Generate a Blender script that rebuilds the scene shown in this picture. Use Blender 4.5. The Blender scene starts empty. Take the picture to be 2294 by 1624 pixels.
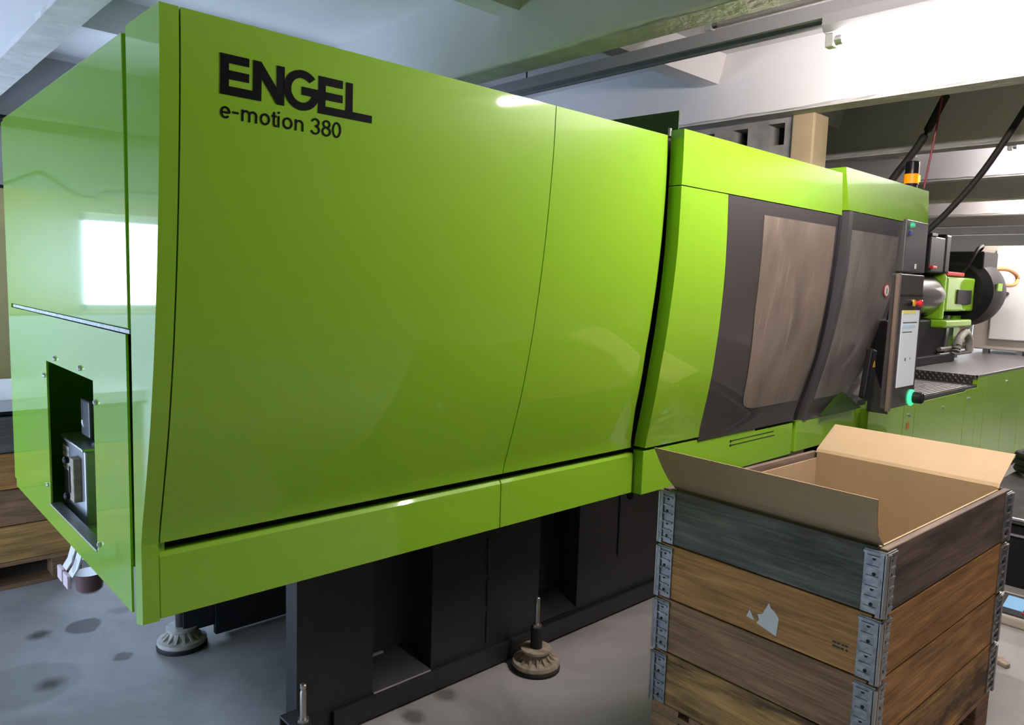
import bpy, bmesh, math, random
from mathutils import Vector, Matrix, Euler

random.seed(7)
S = bpy.context.scene
C = S.collection
PI = math.pi

# ------------------------------------------------------------------ camera
cam_d = bpy.data.cameras.new('camera')
cam = bpy.data.objects.new('camera', cam_d)
C.objects.link(cam)
cam_d.sensor_width = 36.0
cam_d.lens = 1679.66 / 2294 * 36
cam_d.clip_start = 0.05
_r = Vector((0.73264558, -0.67987153, 0.03170417))
_d = Vector((-0.05010924, -0.10033727, -0.99369085))
_f = Vector((0.67876322, 0.72643454, -0.10757951))
m = Matrix((( _r.x, -_d.x, -_f.x, 0), (_r.y, -_d.y, -_f.y, 0), (_r.z, -_d.z, -_f.z, 1.66), (0, 0, 0, 1)))
cam.matrix_world = m
S.camera = cam

# ------------------------------------------------------------------ world, exposure
w = bpy.data.worlds.new('world'); S.world = w; w.use_nodes = True
w.node_tree.nodes['Background'].inputs[0].default_value = (0.55, 0.65, 0.8, 1)
w.node_tree.nodes['Background'].inputs[1].default_value = 0.15
S.view_settings.view_transform = 'Standard'
S.view_settings.look = 'None'
S.view_settings.gamma = 1
S.view_settings.exposure = 0.0
S.view_settings.use_curve_mapping = False
S.cycles.max_bounces = 8
S.cycles.caustics_reflective = False
S.cycles.caustics_refractive = False
TUBE = 425.0        # strength of the lit fluorescent tubes
DAY = 14.0          # strength of the daylight in the windows

# ------------------------------------------------------------------ materials
def newmat(name):
    mt = bpy.data.materials.new(name); mt.use_nodes = True
    return mt, mt.node_tree.nodes, mt.node_tree.links, mt.node_tree.nodes['Principled BSDF']

def plain(name, col, rough=0.5, metal=0.0, coat=0.0, bump=0.0, bscale=200.0, vary=0.0, vscale=3.0, spec=0.5):
    mt, N, L, b = newmat(name)
    b.inputs['Base Color'].default_value = (*col, 1)
    b.inputs['Roughness'].default_value = rough
    b.inputs['Metallic'].default_value = metal
    b.inputs['Coat Weight'].default_value = coat
    b.inputs['Coat IOR'].default_value = 1.5
    b.inputs['Coat Roughness'].default_value = 0.045
    b.inputs['Specular IOR Level'].default_value = spec
    tc = N.new('ShaderNodeTexCoord')
    if vary:
        n = N.new('ShaderNodeTexNoise'); n.inputs['Scale'].default_value = vscale; n.inputs['Detail'].default_value = 6
        L.new(tc.outputs['Object'], n.inputs['Vector'])
        r = N.new('ShaderNodeValToRGB')
        r.color_ramp.elements[0].position = 0.3; r.color_ramp.elements[1].position = 0.7
        r.color_ramp.elements[0].color = (*[c * (1 - vary) for c in col], 1)
        r.color_ramp.elements[1].color = (*[min(1, c * (1 + vary)) for c in col], 1)
        L.new(n.outputs['Fac'], r.inputs['Fac']); L.new(r.outputs['Color'], b.inputs['Base Color'])
    if bump:
        n2 = N.new('ShaderNodeTexNoise'); n2.inputs['Scale'].default_value = bscale; n2.inputs['Detail'].default_value = 5
        L.new(tc.outputs['Object'], n2.inputs['Vector'])
        bp = N.new('ShaderNodeBump'); bp.inputs['Strength'].default_value = bump; bp.inputs['Distance'].default_value = 0.01
        L.new(n2.outputs['Fac'], bp.inputs['Height']); L.new(bp.outputs['Normal'], b.inputs['Normal'])
    return mt

def emit(name, col, strength):
    mt, N, L, b = newmat(name)
    b.inputs['Base Color'].default_value = (*col, 1)
    b.inputs['Emission Color'].default_value = (*col, 1)
    b.inputs['Emission Strength'].default_value = strength
    return mt

def wood(name, light, dark, grey=0.0, axis='X', seed=0.0, stain=0.5):
    mt, N, L, b = newmat(name)
    b.inputs['Roughness'].default_value = 0.75
    tc = N.new('ShaderNodeTexCoord'); mp = N.new('ShaderNodeMapping')
    sc = {'X': (0.8, 9, 9), 'Y': (9, 0.8, 9), 'Z': (9, 9, 0.8)}[axis]
    mp.inputs['Scale'].default_value = sc; mp.inputs['Location'].default_value = (seed, seed * 1.7, seed * 0.6)
    L.new(tc.outputs['Object'], mp.inputs['Vector'])
    g = N.new('ShaderNodeTexNoise'); g.inputs['Scale'].default_value = 2.0; g.inputs['Detail'].default_value = 11; g.inputs['Roughness'].default_value = 0.62; g.inputs['Distortion'].default_value = 1.4
    L.new(mp.outputs['Vector'], g.inputs['Vector'])
    mp2 = N.new('ShaderNodeMapping'); mp2.inputs['Scale'].default_value = {'X': (1.0, 0, 5), 'Y': (0, 1.0, 5), 'Z': (5, 0, 1)}[axis]
    mp2.inputs['Location'].default_value = (seed * 2.3, seed, seed * 0.9)
    L.new(tc.outputs['Object'], mp2.inputs['Vector'])
    wv = N.new('ShaderNodeTexWave'); wv.wave_type = 'BANDS'; wv.bands_direction = 'Z' if axis != 'Z' else 'X'
    wv.inputs['Scale'].default_value = 1.1; wv.inputs['Distortion'].default_value = 14; wv.inputs['Detail'].default_value = 4; wv.inputs['Detail Scale'].default_value = 0.5
    L.new(mp2.outputs['Vector'], wv.inputs['Vector'])
    ad = N.new('ShaderNodeMath'); ad.operation = 'MULTIPLY_ADD'; ad.inputs[1].default_value = 0.16
    L.new(wv.outputs['Fac'], ad.inputs[0]); L.new(g.outputs['Fac'], ad.inputs[2])
    r = N.new('ShaderNodeValToRGB')
    r.color_ramp.elements[0].position = 0.2; r.color_ramp.elements[1].position = 0.78
    r.color_ramp.elements[0].color = (*dark, 1); r.color_ramp.elements[1].color = (*light, 1)
    L.new(ad.outputs[0], r.inputs['Fac'])
    # old dirt stains
    s = N.new('ShaderNodeTexNoise'); s.inputs['Scale'].default_value = 1.5; s.inputs['Detail'].default_value = 8; s.inputs['Roughness'].default_value = 0.65
    L.new(mp2.outputs['Vector'], s.inputs['Vector'])
    sr = N.new('ShaderNodeValToRGB'); sr.color_ramp.elements[0].position = 0.46; sr.color_ramp.elements[1].position = 0.60
    sr.color_ramp.elements[0].color = (0, 0, 0, 1); sr.color_ramp.elements[1].color = (stain, stain, stain, 1)
    L.new(s.outputs['Fac'], sr.inputs['Fac'])
    mx = N.new('ShaderNodeMixRGB'); mx.inputs[2].default_value = (dark[0] * 0.28, dark[1] * 0.28, dark[2] * 0.3, 1)
    L.new(sr.outputs['Color'], mx.inputs[0]); L.new(r.outputs['Color'], mx.inputs[1])
    # knots
    kn = N.new('ShaderNodeTexVoronoi'); kn.inputs['Scale'].default_value = 0.95
    L.new(mp2.outputs['Vector'], kn.inputs['Vector'])
    kr = N.new('ShaderNodeValToRGB'); kr.color_ramp.elements[0].position = 0.03; kr.color_ramp.elements[1].position = 0.10
    kr.color_ramp.elements[0].color = (0.8, 0.8, 0.8, 1); kr.color_ramp.elements[1].color = (0, 0, 0, 1)
    L.new(kn.outputs['Distance'], kr.inputs['Fac'])
    mk = N.new('ShaderNodeMixRGB'); mk.inputs[2].default_value = (dark[0] * 0.25, dark[1] * 0.2, dark[2] * 0.2, 1)
    L.new(kr.outputs['Color'], mk.inputs[0]); L.new(mx.outputs['Color'], mk.inputs[1])
    mpf = N.new('ShaderNodeMapping'); mpf.inputs['Scale'].default_value = {'X': (2.5, 60, 60), 'Y': (60, 2.5, 60), 'Z': (60, 60, 2.5)}[axis]
    L.new(tc.outputs['Object'], mpf.inputs['Vector'])
    fg_ = N.new('ShaderNodeTexNoise'); fg_.inputs['Scale'].default_value = 2.0; fg_.inputs['Detail'].default_value = 6
    L.new(mpf.outputs['Vector'], fg_.inputs['Vector'])
    fr = N.new('ShaderNodeValToRGB'); fr.color_ramp.elements[0].position = 0.32; fr.color_ramp.elements[1].position = 0.62
    fr.color_ramp.elements[0].color = (0.5, 0.48, 0.46, 1); fr.color_ramp.elements[1].color = (1.08, 1.08, 1.08, 1)
    L.new(fg_.outputs['Fac'], fr.inputs['Fac'])
    mf = N.new('ShaderNodeMixRGB'); mf.blend_type = 'MULTIPLY'; mf.inputs[0].default_value = 0.75
    L.new(mk.outputs['Color'], mf.inputs[1]); L.new(fr.outputs['Color'], mf.inputs[2])
    L.new(mf.outputs['Color'], b.inputs['Base Color'])
    bp = N.new('ShaderNodeBump'); bp.inputs['Strength'].default_value = 0.2; bp.inputs['Distance'].default_value = 0.005
    L.new(ad.outputs[0], bp.inputs['Height']); L.new(bp.outputs['Normal'], b.inputs['Normal'])
    return mt

GREEN = (0.275, 0.55, 0.026)
M = {}
M['green'] = plain('lime green paint', GREEN, 0.4, coat=1.0, spec=0.15)
M['green_end'] = M['green']
M['charcoal'] = plain('charcoal enamel', (0.022, 0.022, 0.025), 0.42, vary=0.25, vscale=2, bump=0.05, bscale=60)
M['black'] = plain('black plastic', (0.010, 0.010, 0.011), 0.5, spec=0.25)
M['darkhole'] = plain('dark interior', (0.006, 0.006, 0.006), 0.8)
M['grey_plastic'] = plain('dark grey plastic', (0.055, 0.048, 0.050), 0.35, coat=1.0)
M['mid_grey'] = plain('mid grey paint', (0.072, 0.07, 0.073), 0.4)
M['alu'] = plain('brushed aluminium', (0.62, 0.63, 0.66), 0.32, metal=0.9)
M['steel'] = plain('steel', (0.5, 0.49, 0.46), 0.35, metal=0.95, bump=0.1, bscale=120)
M['zinc'] = plain('galvanised steel', (0.32, 0.33, 0.335), 0.45, metal=0.6, vary=0.35, vscale=40)
M['castgrey'] = plain('grey cast foot', (0.42, 0.40, 0.36), 0.6, vary=0.2, vscale=30)
M['castbeige'] = plain('dusty beige foot', (0.36, 0.30, 0.22), 0.7, vary=0.3, vscale=40)
M['rubber'] = plain('black rubber', (0.015, 0.015, 0.015), 0.7)
M['print'] = plain('black print', (0.004, 0.004, 0.005), 0.6, spec=0.08)
M['red'] = plain('red plastic', (0.6, 0.03, 0.03), 0.4)
M['darkred'] = plain('dark red fluid', (0.12, 0.006, 0.014), 0.25)
M['white'] = plain('white plastic', (0.78, 0.78, 0.78), 0.4)
M['whitepaint'] = plain('white cabinet paint', (0.80, 0.80, 0.80), 0.3)
M['cream_metal'] = plain('cream metal', (0.52, 0.47, 0.40), 0.4)
M['cardboard'] = plain('cardboard', (0.47, 0.335, 0.205), 0.85, vary=0.06, vscale=4)
M['paper'] = plain('white paper', (0.7, 0.7, 0.68), 0.7)
M['yellow'] = plain('yellow plastic', (0.75, 0.5, 0.03), 0.4)
M['orange'] = plain('orange plastic', (0.75, 0.28, 0.06), 0.5)
M['screen'] = emit('control screen', (0.55, 0.58, 0.60), 0.35)
M['screen_blue'] = emit('screen blue field', (0.35, 0.5, 0.62), 0.35)
M['screen_yellow'] = emit('screen yellow field', (0.62, 0.56, 0.15), 0.35)
M['ledgreen'] = emit('green light ring', (0.05, 0.9, 0.3), 1.6)
M['amber'] = emit('amber lamp', (1.0, 0.22, 0.0), 1.0)
M['amber_core'] = emit('amber lamp core', (1.0, 0.5, 0.03), 3.0)
M['lcd'] = emit('scale display', (0.18, 0.38, 0.6), 0.5)
M['tube'] = emit('lit fluorescent tube', (1.0, 0.90, 0.86), TUBE)
M['tube_far'] = emit('dimmer fluorescent tube', (1.0, 0.92, 0.92), TUBE*.45)
M['tube_off'] = plain('unlit tube', (0.45, 0.44, 0.42), 0.3)
M['day'] = emit('daylight pane', (0.60, 0.79, 1.06), DAY)
M['day2'] = emit('daylight pane bright', (0.95, 0.97, 1.0), DAY*.4)
M['day3'] = emit('added window daylight', (0.60, 0.77, 1.06), DAY*.58)
M['fixture'] = plain('fixture grey', (0.33, 0.33, 0.35), 0.45)
M['rail'] = plain('galvanised rail', (0.30, 0.30, 0.32), 0.5)
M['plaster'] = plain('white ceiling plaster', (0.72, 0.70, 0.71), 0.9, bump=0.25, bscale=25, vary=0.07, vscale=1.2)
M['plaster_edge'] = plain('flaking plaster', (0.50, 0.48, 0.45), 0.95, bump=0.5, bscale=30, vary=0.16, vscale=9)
M['wall'] = plain('white wall', (0.40, 0.40, 0.39), 0.9, bump=0.2, bscale=20, vary=0.06, vscale=1.5)
M['darkwall'] = plain('dark grey wall', (0.16, 0.16, 0.165), 0.9, vary=0.1)
M['cream'] = plain('cream wall', (0.55, 0.46, 0.20), 0.85, bump=0.2, bscale=20, vary=0.08, vscale=1.5)
M['block'] = plain('grey block wall', (0.27, 0.26, 0.25), 0.95, bump=0.4, bscale=40, vary=0.25, vscale=10)
M['beige'] = plain('beige paint', (0.40, 0.31, 0.19), 0.7, vary=0.12, vscale=4)
M['pipe'] = plain('black pipe', (0.01, 0.012, 0.012), 0.4)
M['benchtop'] = plain('grey bench top', (0.075, 0.073, 0.072), 0.85, vary=0.2, vscale=6, spec=0.15)

def pane_mat(name, col, alpha_mix):
    mt, N, L, b = newmat(name)
    b.inputs['Roughness'].default_value = 0.4; b.inputs['Coat Weight'].default_value = 0.7; b.inputs['Coat Roughness'].default_value = 0.1
    tc = N.new('ShaderNodeTexCoord'); mp = N.new('ShaderNodeMapping'); mp.inputs['Scale'].default_value = (3.5, 1, 1.6)
    L.new(tc.outputs['Object'], mp.inputs['Vector'])
    n = N.new('ShaderNodeTexNoise'); n.inputs['Scale'].default_value = 1.6; n.inputs['Detail'].default_value = 5; n.inputs['Distortion'].default_value = 0.5
    L.new(mp.outputs['Vector'], n.inputs['Vector'])
    r = N.new('ShaderNodeValToRGB'); r.color_ramp.elements[0].position = 0.33; r.color_ramp.elements[1].position = 0.72
    r.color_ramp.elements[0].color = (*[c * 0.62 for c in col], 1); r.color_ramp.elements[1].color = (*[c * 1.12 for c in col], 1)
    L.new(n.outputs['Fac'], r.inputs['Fac'])
    mp3 = N.new('ShaderNodeMapping'); mp3.inputs['Scale'].default_value = (22, 1, 3.0); mp3.inputs['Rotation'].default_value = (0, 0.12, 0)
    L.new(tc.outputs['Object'], mp3.inputs['Vector'])
    n3 = N.new('ShaderNodeTexNoise'); n3.inputs['Scale'].default_value = 1.4; n3.inputs['Detail'].default_value = 7
    L.new(mp3.outputs['Vector'], n3.inputs['Vector'])
    r3 = N.new('ShaderNodeValToRGB'); r3.color_ramp.elements[0].position = 0.6; r3.color_ramp.elements[1].position = 0.82
    r3.color_ramp.elements[1].color = (0.55, 0.55, 0.55, 1)
    L.new(n3.outputs['Fac'], r3.inputs['Fac'])
    m3 = N.new('ShaderNodeMixRGB'); m3.inputs[2].default_value = (0.5, 0.45, 0.4, 1)
    L.new(r3.outputs['Color'], m3.inputs[0]); L.new(r.outputs['Color'], m3.inputs[1]); L.new(m3.outputs['Color'], b.inputs['Base Color'])
    out = [x for x in N if x.type == 'OUTPUT_MATERIAL'][0]
    tr = N.new('ShaderNodeBsdfTransparent'); tr.inputs[0].default_value = (0.5, 0.42, 0.36, 1)
    mx = N.new('ShaderNodeMixShader'); mx.inputs[0].default_value = alpha_mix
    L.new(b.outputs[0], mx.inputs[1]); L.new(tr.outputs[0], mx.inputs[2]); L.new(mx.outputs[0], out.inputs['Surface'])
    return mt
M['pane'] = pane_mat('dusty tinted pane', (0.26, 0.21, 0.165), 0.1)
M['pane2'] = pane_mat('dusty grey pane', (0.26, 0.23, 0.21), 0.1)

def clear_mat():
    mt, N, L, b = newmat('clear plastic tub')
    b.inputs['Roughness'].default_value = 0.15; b.inputs['Base Color'].default_value = (0.35, 0.35, 0.35, 1)
    out = [x for x in N if x.type == 'OUTPUT_MATERIAL'][0]
    tr = N.new('ShaderNodeBsdfTransparent'); mx = N.new('ShaderNodeMixShader'); mx.inputs[0].default_value = 0.75
    L.new(b.outputs[0], mx.inputs[1]); L.new(tr.outputs[0], mx.inputs[2]); L.new(mx.outputs[0], out.inputs['Surface'])
    return mt
M['clear'] = clear_mat()

def ribbed(name, col):
    mt, N, L, b = newmat(name)
    b.inputs['Base Color'].default_value = (*col, 1); b.inputs['Roughness'].default_value = 0.4; b.inputs['Metallic'].default_value = 0.4
    tc = N.new('ShaderNodeTexCoord'); wv = N.new('ShaderNodeTexWave'); wv.bands_direction = 'Y'; wv.inputs['Scale'].default_value = 9
    L.new(tc.outputs['Object'], wv.inputs['Vector'])
    r = N.new('ShaderNodeValToRGB'); r.color_ramp.elements[0].color = (*[c * 0.45 for c in col], 1); r.color_ramp.elements[1].color = (*col, 1)
    L.new(wv.outputs['Fac'], r.inputs['Fac']); L.new(r.outputs['Color'], b.inputs['Base Color'])
    bp = N.new('ShaderNodeBump'); bp.inputs['Strength'].default_value = 0.6; bp.inputs['Distance'].default_value = 0.01
    L.new(wv.outputs['Fac'], bp.inputs['Height']); L.new(bp.outputs['Normal'], b.inputs['Normal'])
    return mt
M['ribbed'] = ribbed('ribbed grey mat', (0.17, 0.16, 0.16))

def floor_mat():
    mt, N, L, b = newmat('worn concrete')
    tc = N.new('ShaderNodeTexCoord')
    n = N.new('ShaderNodeTexNoise'); n.inputs['Scale'].default_value = 1.3; n.inputs['Detail'].default_value = 10; n.inputs['Roughness'].default_value = 0.62; n.inputs['Distortion'].default_value = 0.6
    L.new(tc.outputs['Object'], n.inputs['Vector'])
    r = N.new('ShaderNodeValToRGB'); r.color_ramp.elements[0].position = 0.3; r.color_ramp.elements[1].position = 0.7
    r.color_ramp.elements[0].color = (0.27, 0.255, 0.25, 1); r.color_ramp.elements[1].color = (0.50, 0.48, 0.475, 1)
    L.new(n.outputs['Fac'], r.inputs['Fac'])
    n2 = N.new('ShaderNodeTexNoise'); n2.inputs['Scale'].default_value = 14; n2.inputs['Detail'].default_value = 8
    L.new(tc.outputs['Object'], n2.inputs['Vector'])
    # oil spots with ragged rims
    dist = N.new('ShaderNodeTexNoise'); dist.inputs['Scale'].default_value = 9; dist.inputs['Detail'].default_value = 4
    L.new(tc.outputs['Object'], dist.inputs['Vector'])
    sub = N.new('ShaderNodeVectorMath'); sub.operation = 'SUBTRACT'; sub.inputs[1].default_value = (0.5, 0.5, 0.5)
    L.new(dist.outputs['Color'], sub.inputs[0])
    scl = N.new('ShaderNodeVectorMath'); scl.operation = 'SCALE'; scl.inputs['Scale'].default_value = 0.07
    L.new(sub.outputs[0], scl.inputs[0])
    add = N.new('ShaderNodeVectorMath'); add.operation = 'ADD'
    L.new(tc.outputs['Object'], add.inputs[0]); L.new(scl.outputs[0], add.inputs[1])
    prev = r.outputs['Color']
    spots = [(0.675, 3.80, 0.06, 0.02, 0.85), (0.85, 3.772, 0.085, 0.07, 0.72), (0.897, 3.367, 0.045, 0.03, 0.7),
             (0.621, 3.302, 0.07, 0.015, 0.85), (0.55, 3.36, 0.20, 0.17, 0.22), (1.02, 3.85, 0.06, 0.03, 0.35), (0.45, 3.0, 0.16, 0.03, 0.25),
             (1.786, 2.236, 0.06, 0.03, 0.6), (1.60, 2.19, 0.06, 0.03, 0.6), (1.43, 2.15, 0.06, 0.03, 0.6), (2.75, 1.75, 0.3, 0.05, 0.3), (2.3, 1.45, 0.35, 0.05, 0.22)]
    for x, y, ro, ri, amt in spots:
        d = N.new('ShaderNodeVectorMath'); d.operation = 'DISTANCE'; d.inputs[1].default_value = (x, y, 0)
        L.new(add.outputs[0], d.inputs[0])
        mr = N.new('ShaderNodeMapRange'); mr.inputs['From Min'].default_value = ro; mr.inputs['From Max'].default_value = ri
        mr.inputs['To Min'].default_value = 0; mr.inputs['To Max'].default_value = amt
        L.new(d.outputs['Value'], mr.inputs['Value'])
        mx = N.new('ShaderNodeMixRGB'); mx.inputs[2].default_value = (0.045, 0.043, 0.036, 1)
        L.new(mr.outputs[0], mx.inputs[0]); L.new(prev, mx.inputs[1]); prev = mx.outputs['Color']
    L.new(prev, b.inputs['Base Color'])
    b.inputs['Specular IOR Level'].default_value = 0.3
    rr = N.new('ShaderNodeMapRange'); rr.inputs['To Min'].default_value = 0.5; rr.inputs['To Max'].default_value = 0.8
    L.new(n.outputs['Fac'], rr.inputs['Value']); L.new(rr.outputs[0], b.inputs['Roughness'])
    bp = N.new('ShaderNodeBump'); bp.inputs['Strength'].default_value = 0.12; bp.inputs['Distance'].default_value = 0.01
    L.new(n2.outputs['Fac'], bp.inputs['Height']); L.new(bp.outputs['Normal'], b.inputs['Normal'])
    return mt
M['floor'] = floor_mat()

# ------------------------------------------------------------------ mesh helpers
class MB:
    def __init__(s): s.v = []; s.f = []
    def add(s, vs, fs):
        o = len(s.v); s.v += [tuple(p) for p in vs]; s.f += [tuple(i + o for i in q) for q in fs]; return s
    def box(s, x0, x1, y0, y1, z0, z1):
        return s.add([(x0,y0,z0),(x1,y0,z0),(x1,y1,z0),(x0,y1,z0),(x0,y0,z1),(x1,y0,z1),(x1,y1,z1),(x0,y1,z1)],
                     [(0,3,2,1),(4,5,6,7),(0,1,5,4),(1,2,6,5),(2,3,7,6),(3,0,4,7)])
    def prism(s, poly, axis, a0, a1):
        # poly: list of 2D points; extruded along axis ('X': (y,z), 'Y': (x,z), 'Z': (x,y))
        def P(p, a): return {'X': (a, p[0], p[1]), 'Y': (p[0], a, p[1]), 'Z': (p[0], p[1], a)}[axis]
        n = len(poly)
        vs = [P(p, a0) for p in poly] + [P(p, a1) for p in poly]
        fs = [tuple(range(n)), tuple(range(2*n-1, n-1, -1))] + [(i, n+i, n+(i+1) % n, (i+1) % n) for i in range(n)]
        return s.add(vs, fs)
    def lathe(s, prof, axis, c, n=32):
        # prof: (radius, position along axis); closed at the ends where the radius is zero or capped
        vs = []; fs = []
        for (r, h) in prof:
            for k in range(n):
                a = 2*PI*k/n; u, v = r*math.cos(a), r*math.sin(a)
                vs.append({'Z': (c[0]+u, c[1]+v, c[2]+h), 'X': (c[0]+h, c[1]+u, c[2]+v), 'Y': (c[0]+u, c[1]+h, c[2]+v)}[axis])
        for i in range(len(prof)-1):
            for k in range(n):
                fs.append((i*n+k, i*n+(k+1) % n, (i+1)*n+(k+1) % n, (i+1)*n+k))
        fs.append(tuple(range(n-1, -1, -1))); fs.append(tuple(range((len(prof)-1)*n, len(prof)*n)))
        return s.add(vs, fs)
    def tube(s, pts, r, n=10):
        pts = [Vector(p) for p in pts]; vs = []; fs = []
        for i, p in enumerate(pts):
            t = (pts[min(i+1, len(pts)-1)] - pts[max(i-1, 0)]).normalized()
            up = Vector((0, 0, 1)) if abs(t.z) < 0.9 else Vector((1, 0, 0))
            a = t.cross(up).normalized(); b = t.cross(a).normalized()
            for k in range(n):
                q = p + (a*math.cos(2*PI*k/n) + b*math.sin(2*PI*k/n))*r
                vs.append(q)
        for i in range(len(pts)-1):
            for k in range(n):
                fs.append((i*n+k, i*n+(k+1) % n, (i+1)*n+(k+1) % n, (i+1)*n+k))
        fs.append(tuple(range(n))); fs.append(tuple(range(len(vs)-1, len(vs)-n-1, -1)))
        return s.add(vs, fs)

def spline(pts, n=8):
    P = [Vector(p) for p in pts]; out = []
    for i in range(len(P)-1):
        p0 = P[max(i-1, 0)]; p1 = P[i]; p2 = P[i+1]; p3 = P[min(i+2, len(P)-1)]
        for k in range(n):
            t = k/n
            out.append(0.5*((2*p1) + (p2-p0)*t + (2*p0-5*p1+4*p2-p3)*t*t + (3*p1-p0-3*p2+p3)*t**3))
    out.append(P[-1]); return out

def root_loc(o):
    v = Vector((0, 0, 0))
    while o is not None:
        v += o.location; o = o.parent
    return v

def obj(name, mb, mat, parent=None, smooth=False, bevel=0.0, label=None, local=False):
    """one mesh object; the shape is given in room coordinates unless local"""
    me = bpy.data.meshes.new(name)
    off = Vector((0, 0, 0)) if (local or parent is None) else root_loc(parent)
    me.from_pydata([(Vector(p) - off) for p in mb.v], [], mb.f)
    bm = bmesh.new(); bm.from_mesh(me); bmesh.ops.recalc_face_normals(bm, faces=bm.faces[:]); bm.to_mesh(me); bm.free()
    me.materials.append(M[mat] if isinstance(mat, str) else mat)
    o = bpy.data.objects.new(name, me); C.objects.link(o)
    if parent: o.parent = parent
    if smooth:
        for p in me.polygons: p.use_smooth = True
        es = o.modifiers.new('split', 'EDGE_SPLIT'); es.split_angle = math.radians(35)
    if bevel:
        bv = o.modifiers.new('bevel', 'BEVEL'); bv.width = bevel; bv.segments = 2; bv.limit_method = 'ANGLE'; bv.angle_limit = math.radians(40)
    if label: o['label'] = label
    return o

def thing(name, label, cat, loc=(0, 0, 0), rz=0.0, group=None):
    o = bpy.data.objects.new(name, None); C.objects.link(o)
    o.empty_display_size = 0.1; o.location = loc; o.rotation_euler = (0, 0, rz)
    o['label'] = label; o['category'] = cat
    if group: o['group'] = group
    return o

def tag(o, label, cat, group=None):
    o['label'] = label; o['category'] = cat
    if group: o['group'] = group
    return o

def struct(name, mb, mat, **k):
    o = obj(name, mb, mat, **k); o['kind'] = 'structure'; return o

def inst(src, parent, loc, rot=(0, 0, 0)):
    c = src.copy(); C.objects.link(c); c.parent = parent; c.location = loc; c.rotation_euler = rot; return c

def holes(mb, axis, a0, a1, u0, u1, v0, v1, hs):
    """slab normal to axis between a0 and a1 with rectangular holes (u0,u1,v0,v1)"""
    us = sorted({u0, u1, *[h[0] for h in hs], *[h[1] for h in hs]}); us = [u for u in us if u0 <= u <= u1]
    vs = sorted({v0, v1, *[h[2] for h in hs], *[h[3] for h in hs]}); vs = [v for v in vs if v0 <= v <= v1]
    for i in range(len(us)-1):
        for j in range(len(vs)-1):
            cu, cv = (us[i]+us[i+1])/2, (vs[j]+vs[j+1])/2
            if any(h[0] < cu < h[1] and h[2] < cv < h[3] for h in hs): continue
            if axis == 'X': mb.box(a0, a1, us[i], us[i+1], vs[j], vs[j+1])
            else: mb.box(us[i], us[i+1], a0, a1, vs[j], vs[j+1])
    return mb

# ------------------------------------------------------------------ the room
XL, XR, YF, YB = -1.4, 15.0, -3.6, 5.7
ZS, ZB, ZR = 2.985, 2.62, 2.826       # slab, beam underside, rib underside
struct('floor', MB().box(XL-.2, XR+.2, YF-.2, YB+.2, -0.2, 0.0), 'floor')
ceil = struct('ceiling', MB().box(XL-.2, XR+.2, YF-.2, YB+.2, ZS, ZS+.2), 'plaster')
W4 = (1.20, 2.25, 1.0, 2.13)        # window in the back wall behind the machine
W1 = (-1.3, -0.19, 1.36, 2.03)     # window in the back wall
struct('wall_back', holes(MB(), 'Y', YB, YB+.2, XL-.2, XR+.2, 0, 2.15, [W1, W4]), 'cream')
struct('trim_1', MB().box(XL-.2, XR+.2, YB, YB+.2, 2.15, ZS), 'wall')
struct('reflector_panel', MB().box(XL, 0.42, YB-.03, YB, 0, 1.34), 'white')  # unseen white panel added so the machine end reflects something bright
W2 = (2.5, 5.5, 0.05, 1.2)        # unseen window added low in the left wall to light the machine end
struct('wall_left', holes(MB(), 'X', XL-.2, XL, YF-.2, YB, 0, ZS, [W2]), 'wall')
struct('wall_front', MB().box(XL-.2, XR+.2, YF-.2, YF, 0, ZS), 'darkwall')
W3 = (2.2, 5.2, 0.9, 2.22)
struct('wall_right', holes(MB(), 'X', XR, XR+.2, YF, YB, 0, ZS, [W3]), 'wall')

def window(name, axis, a, u0, u1, v0, v1, mat, n):
    """deep-set window: emitting daylight pane, frame and mullions"""
    f = MB(); t = 0.05
    bars = [(u0, u1, v0, v0+t), (u0, u1, v1-t, v1), (u0, u0+t, v0, v1), (u1-t, u1, v0, v1)]
    for k in range(1, n):
        c = u0+(u1-u0)*k/n; bars.append((c-t/2, c+t/2, v0, v1))
    for b in bars:
        if axis == 'X': f.box(a-.02, a+.02, b[0], b[1], b[2], b[3])
        else: f.box(b[0], b[1], a-.02, a+.02, b[2], b[3])
    p = MB()
    if axis == 'X': p.box(a-.004, a+.004, u0, u1, v0, v1)
    else: p.box(u0, u1, a-.004, a+.004, v0, v1)
    o = struct(name, f, 'white')
    obj('pane', p, mat, o)
    return o
window('window_1', 'Y', YB+.1, *W1, 'day', 2)
window('window_4', 'Y', YB+.1, *W4, 'day', 2)
window('added_window_2', 'X', XL-.1, *W2, 'day3', 3)
window('window_3', 'X', XR+.1, *W3, 'day2', 3)

# downstand beams run across the room (along y), ribs between them (along x)
def ragged(mb, x0, x1, z0, z1, y0, y1, seed):
    rnd = random.Random(seed); n = 90
    for (xa, sgn) in ((x0, -1), (x1, 1)):
        pass
    vs = []; fs = []
    for i in range(n+1):
        y = y0+(y1-y0)*i/n
        a = rnd.uniform(-.006, .006); b = rnd.uniform(-.006, .006); c = rnd.uniform(-.004, .004)
        vs += [(x0, y, z1), (x0, y, z0+.012+a), (x0+.02+b, y, z0+c), (x1-.02+b, y, z0+c), (x1, y, z0+.012+a), (x1, y, z1)]
    for i in range(n):
        for k in range(5):
            fs.append((i*6+k, i*6+k+1, (i+1)*6+k+1, (i+1)*6+k))
    fs.append(tuple(range(6))); fs.append(tuple(n*6+5-k for k in range(6)))
    return mb.add(vs, fs)
BX = [-0.91, 0.69, 2.30, 3.885, 5.48, 7.0, 8.6, 10.2, 11.8, 13.4]
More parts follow.
